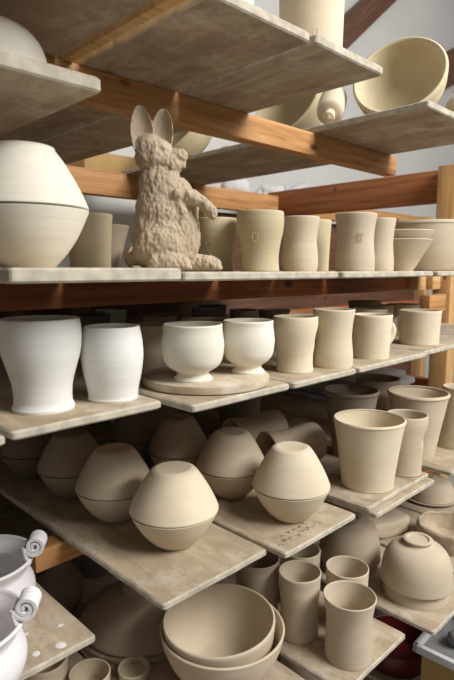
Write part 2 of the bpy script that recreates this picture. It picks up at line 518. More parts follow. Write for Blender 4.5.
# lower shelf
board(.26, .545, .66, YB, -.85, .0135, M['board2'], 'dark board at the bottom left under the small mugs')
board(.556, .845, .60, YB, -.85, .0135, M['board2'], 'board under the nested bowls at the bottom')
board(.872, 1.128, .548, YB, -.85, .0135, M['board'], 'stained board under the tall cylinder cups')
board(1.180, 1.455, .505, YB, -.85, .0135, M['board'], 'pale board under the upside-down bowls at the lower right')
board(1.475, 1.76, .58, YB, -.85, .0135, M['board2'], 'board under the rough clay basin')
board(1.775, 2.08, .62, YB, -.85, .0135, M['board2'], 'board under the far upside-down lidded bowl')
board(.222, .458, .80, 1.75, -.645, .0135, M['board'], 'board with white glaze drips beside the white scroll-handled pots')
board(-.03, .216, .80, 1.75, -.645, .0135, M['board'], 'left board under the white scroll-handled pots')
# lowest shelf
board(.9, 1.28, .70, YB, -1.15, .0135, M['board2'], 'lowest board, left of the red basin')
board(1.29, 1.75, .585, YB, -1.15, .0135, M['board2'], 'lowest board under the red basin')
board(1.86, 2.22, .62, YB, -.56, .0135, M['board2'], 'farthest board of the jar shelf, by the right post')
board(1.815, 2.20, .66, YB, -.217, .0135, M['board2'], 'farthest board of the white vase shelf, by the right post')
# top shelf
board(-.10, .250, .66, YB, .41 + .018, .018, M['underboard'], 'leftmost brown board of the top shelf, seen from below')
board(.262, .543, .50, YB, .41 + .018, .018, M['underboard'], 'brown top board left of the lit gap, seen from below')
board(.598, .843, .643, YB, .41 + .018, .018, M['underboard'], 'brown smeared top board right of the lit gap, seen from below')
board(.852, 1.090, .637, YB, .41 + .018, .018, M['board2'], 'top board with the sharp corner under the tall cup')
board(1.374, 1.590, .672, YB, .41 + .018, .018, M['underboard'], 'board under the large tilted bowl, left plank')
board(1.594, 1.830, .672, YB, .41 + .018, .018, M['underboard'], 'board under the large tilted bowl, right plank')
board(.14, .424, .676, 1.55, .24 + .020, .020, M['board2'], 'pale board at upper left just above the big jar')
o = link('batten', box_bm(-.011, -.66, 0, .011, .66, .05, .002), M['pinepale'], loc=(.570, 1.34, EYE + .4105))
tag(o, 'yellowish pine batten standing in the gap between the top boards', 'batten')

# pencil scribbles on the end of one board
bm = bmesh.new()
rnd = random.Random(3)
x = -.115
while x < .02:
    y = -.675 + rnd.uniform(-.003, .003)
    pts = [(x + k * .0028, y + rnd.uniform(-.007, .007), .0004) for k in range(6)]
    tube_bm(pts, .0008, 5, bm)
    x += .019
x = -.10
while x < .0:
    pts = [(x + k * .0028, -.655 + rnd.uniform(-.006, .006), .0004) for k in range(5)]
    tube_bm(pts, .0007, 5, bm)
    x += .019
link('pencil_writing', bm, M['ink'], c2)

# white glaze drips on the left board
for k in bpy.data.objects:
    if k.get('label', '').startswith('board with white glaze drips'):
        for i, (dx, dy, r) in enumerate(((.02, -.56, .007), (.055, -.46, .004), (-.02, -.47, .0075), (.085, -.52, .005), (.03, -.50, .003), (.06, -.57, .009), (-.055, -.585, .004))):
            bm = revolve([(0, 0), (r * .97, 0), (r, .0005), (r * .7, .0012), (0, .0014)], 16, wob=.08, seed=i)
            link('glaze_drip', bm, M['white'], k, loc=(dx, dy + .115, -.0003))
        break

# ------------------------------------------------------------------ pots: one builder per form
def pot(name, kind, x, y, z, R, H, mat, label, cat, group=None, dents=(), rot=0, wall=.0045, handle=None, stamp=None, foot=False, seed=None, seg=56):
    sd = seed if seed is not None else int(abs(x * 1000 + y * 337))
    loc = (x, y, EYE + z)
    bm = vessel_bm(kind, R, H, wall=wall, dents=dents, seed=sd, foot=foot, seg=seg)
    if handle is None and stamp is None:
        o = link(name, bm, M[mat], loc=loc, rot=(0, 0, rot))
    else:
        o = empty(name, loc, (0, 0, rot))
        link('body', bm, M[mat], o)
        if handle is not None:
            add_handle(o, R * .95, H, handle, M[mat], out=.021)
        if stamp is not None:
            a, zf, rf = stamp
            add_stamp(o, R * rf, H * zf, a, M[mat])
    return tag(o, label, cat, group)

def jar(x, y, z, R, H, mat, label, group='double-cone jars on the middle shelf', rot=0, dents=(), tip=.405, seam=.46):
    """two thrown cones closed rim to rim"""
    o = empty('lidded_jar', (x, y, EYE + z), (0, 0, rot))
    zs = H * seam
    low = [(.41, 0, 1), (.46, .05), (.62, .24), (.80, .53), (.93, .82), (.99, .97), (1.0, 1, 1)]
    pts = [(r * R, t * (zs - .0016)) for r, t in spline(low, 5)]
    inner = [(max(r - .006, .002), t) for r, t in pts[::-1] if t > .01]
    prof = [(0, 0), (R * .36, 0)] + pts + [(R - .007, zs - .0010)] + inner + [(0, .01)]
    link('jar_body', revolve(prof, 64, wob=.003, seed=int(x * 999)), M[mat], o)
    hu = H - zs
    upr = [(1.0, 0, 1), (.985, .05), (.90, .26), (.77, .52), (.62, .78), (.50, .945), (tip + .03, .985), (tip - .01, 1.0, 1)]
    pu = [(r * R, zs + .0016 + t * (hu - .0016)) for r, t in spline(upr, 5)]
    innu = [(max(r - .006, .002), t) for r, t in pu[::-1] if t < H - .008]
    prof = [(0, H - .001), (R * (tip - .04), H - .001)] + pu[::-1]
    prof = prof + [(R - .007, zs + .0004)] + innu[::-1][1:] + [(0, H - .008)]
    link('lid', revolve(prof, 64, wob=.003, seed=int(y * 999), dents=dents), M[mat], o)
    return tag(o, label, 'jar', group)

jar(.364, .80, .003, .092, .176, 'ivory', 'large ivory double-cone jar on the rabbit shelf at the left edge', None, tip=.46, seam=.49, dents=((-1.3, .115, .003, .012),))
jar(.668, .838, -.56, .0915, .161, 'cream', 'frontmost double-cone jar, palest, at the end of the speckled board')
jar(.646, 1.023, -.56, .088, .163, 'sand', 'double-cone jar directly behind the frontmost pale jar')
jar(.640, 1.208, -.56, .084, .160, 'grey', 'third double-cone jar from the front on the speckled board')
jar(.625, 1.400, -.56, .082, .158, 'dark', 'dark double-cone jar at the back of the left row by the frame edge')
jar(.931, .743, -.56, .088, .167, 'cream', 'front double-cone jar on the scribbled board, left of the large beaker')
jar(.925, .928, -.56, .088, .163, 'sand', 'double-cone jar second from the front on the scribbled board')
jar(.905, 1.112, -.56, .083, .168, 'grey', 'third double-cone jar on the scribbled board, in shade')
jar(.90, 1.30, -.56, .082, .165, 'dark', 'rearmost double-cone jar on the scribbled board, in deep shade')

# --- rabbit shelf cups
GA = 'cups and bowls in front of the orange back rail'
pot('tumbler', 'taper', .617, 1.05, -.003, .049, .119, 'straw', 'straw-coloured tumbler between the big jar and the rabbit', 'cup', dents=())
pot('tumbler', 'cone', .71, 1.13, -.003, .052, .105, 'grey', 'grey flared cup half hidden behind the rabbit', 'cup')
pot('tumbler', 'tulip', .806, .857, -.003, .0465, .109, 'straw', 'shaded tulip tumbler touching the rabbit paw', 'cup', stamp=(-2.7, .55, .90))
pot('tumbler', 'tulip', .828, .75, -.003, .048, .117, 'straw', 'wide-mouthed tulip tumbler with a seal mark, right of the shaded one', 'cup', stamp=(-2.62, .58, .93))
pot('tumbler', 'lowbelly', .958, .75, -.003, .0425, .115, 'sand', 'waisted tumbler with flared lip on the rabbit shelf', 'cup')
pot('tumbler', 'taper', 1.180, .880, -.003, .047, .130, 'straw', 'yellowish tumbler half hidden between waisted and stamped tumblers', 'cup')
pot('tumbler', 'waist', 1.134, .722, -.003, .049, .132, 'sand', 'straight stamped tumbler with slightly flared lip', 'cup', stamp=(-2.3, .60, .92))
pot('tumbler', 'waist', 1.388, .81, -.003, .047, .143, 'sand', 'plain tumbler just left of the stacked conical bowls', 'cup')
pot('bowl', 'cone', 1.552, .83, -.003, .094, .092, 'sand', 'lower conical bowl of the stack of two on the rabbit shelf', 'bowl', 'stacked conical bowls')
pot('bowl', 'cone', 1.552, .83, .0215, .0975, .0935, 'sand', 'upper conical bowl of the stack of two on the rabbit shelf', 'bowl', 'stacked conical bowls')
pot('planter', 'bigpot', 1.87, .90, -.003, .140, .165, 'sand', 'wide deep pot at the right end of the rabbit shelf', 'pot', wall=.008)
# cup lying on its side beside the rabbit
o = link('tumbler', vessel_bm('mug', .033, .08, seed=5), M['straw'], loc=(.705, .985, EYE - .003 + .0335), rot=(PI / 2, 0, math.radians(150)))
tag(o, 'small straw cup lying on its side against the rabbit back', 'cup')

# --- white vase shelf
pot('vase', 'vase', .381, .805, -.217, .062, .141, 'white', 'tall white vase with wide shoulders at the left edge', 'vase')
pot('tumbler', 'barrel', .497, .785, -.217, .052, .122, 'white', 'white barrel-shaped tumbler with a seam line beside the tall white vase', 'cup')
pot('tumbler', 'taper', .702, .95, -.217, .046, .099, 'sand', 'brownish tumbler in shade right behind the white barrel tumbler', 'cup')
bat = link('round_bat', revolve([(0, 0), (.118, 0), (.122, .002), (.123, .0085), (.122, .015), (.119, .0165), (0, .0165)], 72, wob=.002), [M['bat']], loc=(.700, .773, EYE - .2165))
tag(bat, 'round wooden bat under the two small footed bowls', 'bat')
pot('footed_bowl', 'footed', .645, .748, -.2, .0575, .101, 'ivory', 'left footed bowl standing on the round bat', 'bowl', 'footed bowls on the round bat')
pot('footed_bowl', 'footed', .770, .727, -.2, .0515, .101, 'ivory', 'right footed bowl standing on the round bat', 'bowl', 'footed bowls on the round bat')
pot('tumbler', 'tulip', .92, .729, -.217, .049, .117, 'cream', 'cream tumbler dented by a thumb on its right side', 'cup', dents=((-.85, .078, .010, .013),))
pot('tumbler', 'waist', 1.030, .706, -.217, .0475, .128, 'cream', 'tall waisted cream cup with a flared lip above the board end', 'cup')
pot('mug', 'taper', 1.203, .712, -.217, .0505, .106, 'cream', 'cream mug with its handle on the right, beside the tall waisted cup', 'mug', handle=-.45)
pot('mug', 'mug', 1.528, .745, -.217, .0605, .098, 'cream', 'mug with its handle on the left near the right post', 'mug', handle=2.35)
GB = 'dark cups in the back rows of the white vase shelf'
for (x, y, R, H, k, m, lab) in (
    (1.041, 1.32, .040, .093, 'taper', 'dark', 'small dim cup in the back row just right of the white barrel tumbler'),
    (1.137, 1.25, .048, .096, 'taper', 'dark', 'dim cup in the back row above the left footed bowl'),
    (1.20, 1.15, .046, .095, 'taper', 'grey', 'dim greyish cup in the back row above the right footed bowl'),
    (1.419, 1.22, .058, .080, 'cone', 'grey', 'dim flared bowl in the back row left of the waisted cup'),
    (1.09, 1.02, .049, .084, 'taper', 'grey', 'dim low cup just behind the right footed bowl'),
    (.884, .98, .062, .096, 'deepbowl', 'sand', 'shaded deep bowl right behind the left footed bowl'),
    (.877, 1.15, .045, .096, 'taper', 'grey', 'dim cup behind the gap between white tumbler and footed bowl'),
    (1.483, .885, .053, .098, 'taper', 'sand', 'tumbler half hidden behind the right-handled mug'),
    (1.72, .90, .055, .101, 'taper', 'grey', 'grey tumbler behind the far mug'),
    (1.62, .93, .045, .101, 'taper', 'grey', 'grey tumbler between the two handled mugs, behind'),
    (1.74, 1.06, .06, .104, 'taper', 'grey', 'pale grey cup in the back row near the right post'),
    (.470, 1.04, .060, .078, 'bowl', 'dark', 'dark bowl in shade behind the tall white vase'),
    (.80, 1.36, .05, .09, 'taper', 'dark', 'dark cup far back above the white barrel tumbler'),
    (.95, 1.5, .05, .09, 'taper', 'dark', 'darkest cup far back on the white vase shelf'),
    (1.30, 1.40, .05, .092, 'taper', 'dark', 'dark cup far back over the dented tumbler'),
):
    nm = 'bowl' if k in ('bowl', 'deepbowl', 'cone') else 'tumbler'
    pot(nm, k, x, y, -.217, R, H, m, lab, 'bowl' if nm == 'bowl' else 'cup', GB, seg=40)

# --- jar shelf, right-hand part
pot('beaker', 'bucket', 1.207, .712, -.551, .091, .174, 'cream', 'large tapered beaker with a thick rim on the double board', 'cup', wall=.005)
pot('beaker', 'thumbed', 1.353, .684, -.551, .0550, .162, 'sand', 'dented beaker with a round thumb hollow right of the large beaker', 'cup', dents=((-1.25, .10, .012, .015),))
pot('beaker', 'beaker', 1.567, .758, -.56, .092, .187, 'sand', 'wide flared beaker behind the dented one', 'cup', wall=.006)
pot('beaker', 'bell_cup', 1.722, .690, -.56, .070, .190, 'sand', 'flare-footed beaker cut off by the right edge', 'cup')
pot('beaker', 'beaker', 1.372, .872, -.551, .080, .197, 'dark', 'dark brown beaker in shade behind the large tapered beaker', 'cup')
pot('beaker', 'beaker', 1.30, 1.27, -.551, .098, .245, 'dark', 'tall dark vessel in deep shade behind the lying beakers', 'cup')
pot('beaker', 'cone', 1.10, 1.42, -.551, .062, .150, 'grey', 'flared cup in shade above the jars, far back', 'cup')
pot('beaker', 'deepbowl', 1.66, .95, -.56, .075, .19, 'grey', 'grey vessel with flat rim behind the wide flared beaker', 'cup')
for (x, y, zc, R, L, yaw, m, lab) in (
    (1.165, .905, -.547, .058, .165, -14, 'grey', 'beaker lying on its side, front one behind the jars'),
    (1.185, 1.065, -.547, .060, .17, -10, 'sand', 'beaker lying on its side, rear one with its mouth to the left')):
    o = link('beaker', vessel_bm('waist', R, L, seed=9, wall=.006), M[m])
    # lie it down: axis runs from base (right) to mouth (left)
    o.rotation_euler = (0, -PI / 2 - math.radians(2), math.radians(yaw))
    o.location = (x + L * .45, y, EYE + zc + R + .0015)
    tag(o, lab, 'cup', 'beakers lying on their sides')

GS = 'plaster slabs stacked at the far end of the jar shelf'
for i, (dx, dy, w, d, a) in enumerate(((0, 0, .30, .50, 0), (.01, .02, .28, .46, .04), (-.01, 0, .29, .47, -.03), (.012, -.01, .27, .48, .02), (0, .01, .28, .44, -.05))):
    o = link('plaster_slab', box_bm(-w / 2, -d / 2, 0, w / 2, d / 2, .026, .004), M['bag'], loc=(2.03 + dx, 1.32 + dy, EYE - .5595 + i * .0265), rot=(0, 0, a))
    tag(o, ('lowest', 'second', 'middle', 'fourth', 'topmost')[i] + ' of the flat grey slabs stacked behind the wide flared beaker', 'slab', GS)

# --- lower shelf
pot('bowl', 'bowl', .728, .758, -.85, .130, .112, 'sand', 'outer of the two nested bowls at the bottom', 'bowl', 'nested bowls', wall=.006, foot=True)
o = pot('bowl', 'deepbowl', .728, .762, -.8365, .1175, .117, 'sand', 'inner of the two nested bowls at the bottom', 'bowl', 'nested bowls', wall=.006)
o.rotation_euler = (math.radians(0), math.radians(-3), 0)
GD = 'tall cylinder cups on the lower board'
pot('cylinder_cup', 'bottle', .949, .727, -.85, .0495, .155, 'sand', 'tall cylinder cup standing left of the frontmost one', 'cup', GD, wall=.0038)
pot('cylinder_cup', 'tube', .968, .604, -.85, .0575, .143, 'sand', 'frontmost tall cylinder cup with a flared rim', 'cup', GD, wall=.0038)
pot('cylinder_cup', 'mug', 1.062, .672, -.85, .051, .143, 'sand', 'cylinder cup directly behind the frontmost one', 'cup', GD, wall=.0038)
pot('cylinder_cup', 'mug', .925, .838, -.85, .054, .155, 'grey', 'dark shaded cylinder cup beside the nested bowls', 'cup', GD, wall=.0038)
pot('cylinder_cup', 'mug', 1.050, .800, -.85, .048, .143, 'sand', 'cylinder cup tucked under the scribbled board', 'cup', GD, wall=.0038)

def dome(x, y, z, R, H, mat, label, group=None, foot=.30, name='bowl', kind=None):
    """a bowl turned upside down, foot ring on top; origin at the rim it rests on"""
    prof = [(R, 0), (R * 1.0, H * .05), (R * .985, H * .22), (R * .955, H * .42), (R * .86, H * .64), (R * .68, H * .80), (R * (foot + .07), H * .875),
            (R * (foot + .005), H * .90), (R * (foot + .05), H * .985), (R * (foot + .02), H), (R * (foot - .05), H), (R * (foot - .08), H * .965), (R * .1, H * .95), (0, H * .955)]
    inner = [(0, H * .86), (R * .3, H * .84), (R * .56, H * .74), (R * .76, H * .58), (R * .88, H * .38), (R * .94, H * .2), (R * .955, 0)]
    pts = [(r, zz) for r, zz in spline([(a, b) for a, b in prof[:7]], 4)] + prof[7:] + inner
    o = link(name, revolve(pts + [pts[0]], 60, wob=.003, seed=int(x * 1e3)), M[mat], loc=(x, y, EYE + z))
    return tag(o, label, 'bowl', group)
GR = 'upside-down bowls at the lower right'
dome(1.302, .612, -.8495, .0835, .090, 'sand', 'under one of two pale upside-down bowls nested at the lower right', GR, foot=.36)
dome(1.302, .612, -.8140, .0915, .116, 'sand', 'upper pale upside-down bowl with a ring foot at the lower right', GR, foot=.36)
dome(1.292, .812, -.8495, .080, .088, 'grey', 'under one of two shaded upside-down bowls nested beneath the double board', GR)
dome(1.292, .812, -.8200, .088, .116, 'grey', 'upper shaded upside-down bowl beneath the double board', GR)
# big bell with open neck, upside down on a disc
o = link('throwing_disc', revolve([(0, 0), (.150, 0), (.152, .003), (.152, .011), (.149, .0135), (0, .0135)], 64, wob=.002), M['board2'], loc=(.708, 1.018, EYE - .8495))
tag(o, 'round disc under the large bell-shaped pot in the shade', 'bat')
bellp = [(.142, 0), (.147, .005), (.143, .014), (.120, .036), (.086, .058), (.058, .070), (.044, .074)]
pts = spline(bellp, 4) + [(.042, .080), (.044, .092), (.042, .096), (.037, .096), (.034, .090), (.034, .074), (.054, .062), (.080, .050), (.112, .030), (.132, .012), (.134, 0), (.142, 0)]
o = link('bell_pot', revolve(pts, 64, wob=.003), M['grey'], loc=(.708, 1.018, EYE - .8358))
tag(o, 'large upside-down bell-shaped pot with an open neck, half in shade', 'pot')
def neck_jar(x, y, R, H, mat, label):
    p = [(.6, 0, 1), (.75, .1), (1, .4), (.95, .62), (.62, .82), (.50, .90), (.52, .97), (.56, 1.0)]
    PROF['_n'] = p
    o = link('neck_jar', vessel_bm('_n', R, H, wall=.006), M[mat], loc=(x, y, EYE - .85))
    return tag(o, label, 'jar')
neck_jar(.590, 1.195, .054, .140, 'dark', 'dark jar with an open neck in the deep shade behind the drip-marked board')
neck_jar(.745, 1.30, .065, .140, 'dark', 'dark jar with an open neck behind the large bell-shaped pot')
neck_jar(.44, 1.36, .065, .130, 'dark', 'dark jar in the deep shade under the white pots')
pot('tumbler', 'mug', .500, .905, -.85, .041, .048, 'sand', 'small low cup at the bottom edge below the bell-shaped pot', 'cup')
pot('mug', 'mug', .440, .975, -.85, .046, .072, 'sand', 'low mug at the bottom left under the drip-marked board', 'mug', handle=2.6)
pot('tumbler', 'barrel', .498, 1.03, -.85, .036, .075, 'grey', 'small barrel cup right of the low mug at the bottom left', 'cup')
pot('tumbler', 'mug', .592, .885, -.85, .034, .020, 'sand', 'shallow dish behind the small low cup at the bottom', 'dish')

# rough clay basin and slab
def rough_bm(bm, amp, freq, seed=0):
    for v in bm.verts:
        n = noise.noise_vector(v.co * freq + Vector((seed, seed, 0)))
        v.co += n * amp
    return bm
o = link('clay_basin', rough_bm(vessel_bm('basin', .096, .062, wall=.011, floor=.012), .007, 34, 3), M['rabbit'], loc=(1.615, .662, EYE - .848))
tag(o, 'rough brown hand-built clay basin behind the pale upside-down bowl', 'basin')
bm = box_bm(-.075, -.05, 0, .075, .05, .055, .014, 3)
bmesh.ops.subdivide_edges(bm, edges=list(bm.edges), cuts=3, use_grid_fill=True)
rough_bm(bm, .009, 22, 8)
o = link('clay_block', bm, M['sand'], loc=(1.545, .845, EYE - .846), rot=(0, 0, -.35))
tag(o, 'lump of wedged clay left of the rough brown basin', 'clay')
dome(1.91, .86, -.838, .086, .078, 'sand', 'far grey upside-down bowl with a small knob, under the right boards', None, foot=.16)
o = link('saucer', revolve([(0, 0), (.06, 0), (.098, .008), (.10, .0105), (.096, .0115), (.06, .006), (0, .006)], 48), M['grey'], loc=(1.91, .86, EYE - .8495))
tag(o, 'thin grey plate under the far upside-down bowl', 'plate')
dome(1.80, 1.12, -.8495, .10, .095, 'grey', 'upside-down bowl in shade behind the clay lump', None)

# lowest shelf, right corner
o = link('plastic_basin', vessel_bm('basin', .10, .07, wall=.005), M['red'], loc=(1.40, .71, EYE - 1.15))
tag(o, 'dark red plastic basin on the lowest shelf', 'basin')
dome(1.58, .84, -1.1495, .095, .13, 'dark', 'dark grey upside-down bowl on the lowest shelf behind the red basin')
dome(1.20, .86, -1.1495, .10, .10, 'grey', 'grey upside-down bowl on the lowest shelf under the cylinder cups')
tray = empty('plastic_tray', (1.36, .47, EYE - .955), (0, 0, .05))
bm = bmesh.new()
box_bm(-.13, -.10, 0, .13, .10, .006, .002, 2, bm)
link('tray_base', bm, M['greyplastic'], tray)
bm = bmesh.new()
for (a, b, c, d) in ((-.14, -.11, .14, -.095), (-.14, .095, .14, .11), (-.14, -.11, -.125, .11), (.125, -.11, .14, .11)):
    box_bm(a, b, 0, c, d, .022, .004, 2, bm)
link('tray_rim', bm, M['whiteplastic'], tray)
tag(tray, 'white-rimmed plastic tray holding grey bits at the lower right corner', 'tray')
stand = link('carton', box_bm(-.12, -.09, 0, .12, .09, EYE - .9555, .004), M['card'], loc=(1.36, .47, 0))
tag(stand, 'upright carton standing under the plastic tray at the right', 'box')
for i, (dx, dy, r) in enumerate(((-.05, .03, .024), (.02, .0, .03), (.06, .05, .022), (-.02, -.05, .024))):
    bm = bmesh.new(); bmesh.ops.create_icosphere(bm, subdivisions=3, radius=r)
    rough_bm(bm, .008, 30, i * 5)
    o = link('clay_lump', bm, M['greyplastic'], loc=(1.36 + dx, .47 + dy, EYE - .949 + r * .9))
    tag(o, 'grey scrap of clay lying in the white-rimmed tray', 'clay', 'clay scraps in the tray')

# --- white scroll-handled pots
def casserole(x, y, z, ang, label, R=.098, H=.092):
    o = empty('casserole', (x, y, EYE + z), (0, 0, ang))
    prof = [(.70, 0, 1), (.76, .03), (.93, .16), (1.0, .34), (.985, .50), (.90, .66), (.86, .74), (.90, .84), (.99, .95), (1.02, 1.0)]
    PROF['_c'] = prof
    link('pot_body', vessel_bm('_c', R, H, wall=.007, floor=.01, seg=72), M['lilac'], o)
    for s in (0, PI):
        # rolled strap: a spiral cross-section pulled along the rim's tangent
        bm = bmesh.new()
        w = .036
        n = 44
        rows = []
        m = 15
        for j in range(m):
            t = j / (m - 1)
            yy = (t - .5) * w
            groove = 1 + .09 * math.cos(t * 2 * PI * 5)
            row = []
            for k in range(n):
                a = k / (n - 1) * 2 * PI * 2.1
                r = (.0165 - .0125 * k / (n - 1)) * groove
                row.append((math.cos(a + PI * 1.1) * r, yy, math.sin(a + PI * 1.1) * r))
            # the strap's tail joins the rim
            rows.append(row)
        th = .0042
        outer = [[bm.verts.new(p) for p in row] for row in rows]
        inn = []
        for row in rows:
            rr = []
            for (px, py, pz) in row:
                l = math.hypot(px, pz)
                f = max(l - th, .0006) / l
                rr.append(bm.verts.new((px * f, py, pz * f)))
            inn.append(rr)
        for j in range(m - 1):
            for k in range(n - 1):
                bm.faces.new((outer[j][k], outer[j][k + 1], outer[j + 1][k + 1], outer[j + 1][k]))
                bm.faces.new((inn[j][k], inn[j + 1][k], inn[j + 1][k + 1], inn[j][k + 1]))
        for j in (0, m - 1):
            for k in range(n - 1):
                bm.faces.new((outer[j][k], outer[j][k + 1], inn[j][k + 1], inn[j][k]))
        for k in (0, n - 1):
            for j in range(m - 1):
                bm.faces.new((outer[j][k], outer[j + 1][k], inn[j + 1][k], inn[j][k]))
        for k in range(5):
            yk = (k - 2) * w / 5
            tube_bm([(-.010, yk, -.030), (-.013, yk, -.020), (-.0155, yk, -.010), (-.0155, yk, -.002)], .0042, 8, bm)
        h = link('handle', bm, M['lilac'], o)
        h.location = (math.cos(s) * (R * 1.02 + .004), math.sin(s) * (R * 1.02 + .004), H + .027)
        h.rotation_euler = (0, 0, s)
        h.scale = (1.2, 1.0, 1.2)
        h['label'] = 'rolled scroll handle with ridges'
    return tag(o, label, 'pot', 'white scroll-handled pots')
casserole(.343, 1.010, -.645, math.radians(-36), 'white scroll-handled pot farther back at the left edge', R=.093, H=.104)
casserole(.249, .839, -.645, math.radians(-36), 'white scroll-handled pot nearest the viewer, cut by the left edge', R=.093, H=.104)

# --- top shelf
ZU = .428
pot('tall_cup', 'mug', 1.030, .785, ZU, .0745, .25, 'cream', 'tall cream cup with a seal mark on the sharp-cornered top board', 'cup', stamp=(-2.35, .27, .94))
pot('tall_cup', 'mug', .79, .80, ZU, .050, .20, 'ivory', 'cup cut off by the top edge, left of the tall cream cup', 'cup')
def tilted(name, bm, mat, centre, axis, spin, label, cat, group=None):
    o = link(name, bm, M[mat])
    o.rotation_euler = Vector(axis).to_track_quat('Z', 'Y').to_euler()
    o.location = centre
    return tag(o, label, cat, group)
CR = Vector((math.sin(HEAD), -math.cos(HEAD), 0))       # the store room's diagonal, towards the right of a visitor
CF = Vector((math.cos(HEAD), math.sin(HEAD), 0))
def lean(to, left, up):
    return (-CF * to - CR * left + Vector((0, 0, up))).normalized()
GT = 'big bowls leaning on the top shelf'
for (cx, cy, cz, R, H, n, m, lab) in (
    (1.545, .852, .569, .137, .115, lean(.80, .42, .42), 'honey', 'largest tilted bowl with its hollow facing the room, top right'),
    (1.590, 1.33, .578, .150, .12, lean(.55, .60, .55), 'straw', 'tilted bowl behind the orange beam, left of the largest one'),
    (1.50, 1.82, .585, .155, .12, lean(.50, .62, .60), 'straw', 'tilted bowl seen through the gap beside the rabbit ears')):
    c = Vector((cx, cy, EYE + cz))
    tilted('bowl', vessel_bm('deepbowl', R, H, wall=.013, seg=72), m, c - n * H, n, 0, lab, 'bowl', GT)

def knobbed(cx, cy, cz, R, L, n, label):
    """closed jar lying down, its turned knob towards the room"""
    o = empty('knobbed_jar', (cx, cy, EYE + cz))
    o.rotation_euler = Vector(n).to_track_quat('Z', 'Y').to_euler()
    prof = spline([(R * .85, -L), (R * .98, -L * .8), (R, -L * .4), (R * .95, -L * .12), (R * .75, -.004), (R * .4, 0)], 5)
    link('jar_body', revolve([(0, -L)] + prof + [(0, .001)], 48), M['cream'], o)
    k = [(R * .40, 0), (R * .36, .008), (R * .42, .014), (R * .43, .020), (R * .36, .024), (R * .33, .022), (R * .22, .026), (R * .19, .024), (R * .1, .028), (0, .028)]
    link('knob', revolve(k, 40), M['cream'], o)
    return tag(o, label, 'jar', 'jars lying with their knobs outward')
knobbed(1.43, 1.015, .470, .043, .13, lean(.66, .22, -.55), 'lying jar with turned knob between the two large tilted bowls')
knobbed(1.70, 1.74, .490, .047, .14, lean(.85, .2, -.15), 'lying jar with turned knob seen beneath the orange beam, far back')
PROF['_u'] = [(.6, 0, 1), (.72, .1), (1, .42), (.9, .72), (.6, .88), (.55, .93), (.62, 1.0)]
o = link('neck_jar', vessel_bm('_u', .060, .125, wall=.006), M['sand'], loc=(1.765, .745, EYE + ZU))
tag(o, 'small necked jar on the top shelf cut by the right edge', 'jar')
dome(.312, .800, .2605, .088, .082, 'ivory', 'ivory upside-down bowl on the pale board at the upper left', None)

# far back: box and paper bags on the rear rail ends
o = link('cardboard_box', box_bm(-.14, -.09, 0, .14, .09, .105, .004), M['card'], loc=(1.42, 2.28, EYE + .4185), rot=(0, 0, -.05))
tag(o, 'tan cardboard box at the very back behind the rabbit ears', 'box')
bk = link('shelf_plank', box_bm(-1.9, -.13, -.02, 1.9, .13, 0, .002), M['pinepale'], loc=(2.1, 2.28, EYE + .418))
tag(bk, 'pale plank running along the back wall behind the rack', 'shelf')
for i in range(4):
    for z0 in (0,):
        pass
for i, (x, w, h) in enumerate(((1.35, .10, .05), (2.30, .11, .085), (2.62, .12, .07), (2.92, .15, .10), (3.25, .12, .075))):
    bm = bmesh.new(); bmesh.ops.create_icosphere(bm, subdivisions=4, radius=1)
    for v in bm.verts:
        n = noise.noise_vector(v.co * 1.6 + Vector((i * 7, 0, 0))) * .3
        v.co = Vector(((v.co.x + n.x) * w, (v.co.y + n.y) * .07, max(v.co.z + n.z * .7, -.55) * h))
    zb = min(v.co.z for v in bm.verts)
    base = .418 if i else .524
    o = link('paper_bag', bm, M['bag'], loc=(x, 2.28, EYE + base - zb))
    tag(o, ('crumpled white bag on top of the cardboard box at the back', 'crumpled white bag at the back, nearest the rabbit', 'second crumpled white bag at the back from the left',
            'largest crumpled white bag at the back', 'crumpled white bag farthest right at the back')[i], 'bag')
for sx in (.3, 2.1, 3.9):
    o = link('bracket', box_bm(-.02, -.10, -.10, .02, .19, -.0005, .002), M['pinepale'], bk)
    o.location = (sx - 2.1, .128 - .0, -.02)
    # bracket reaches the wall
    for v in o.data.vertices:
        v.co.y = min(v.co.y, .19)

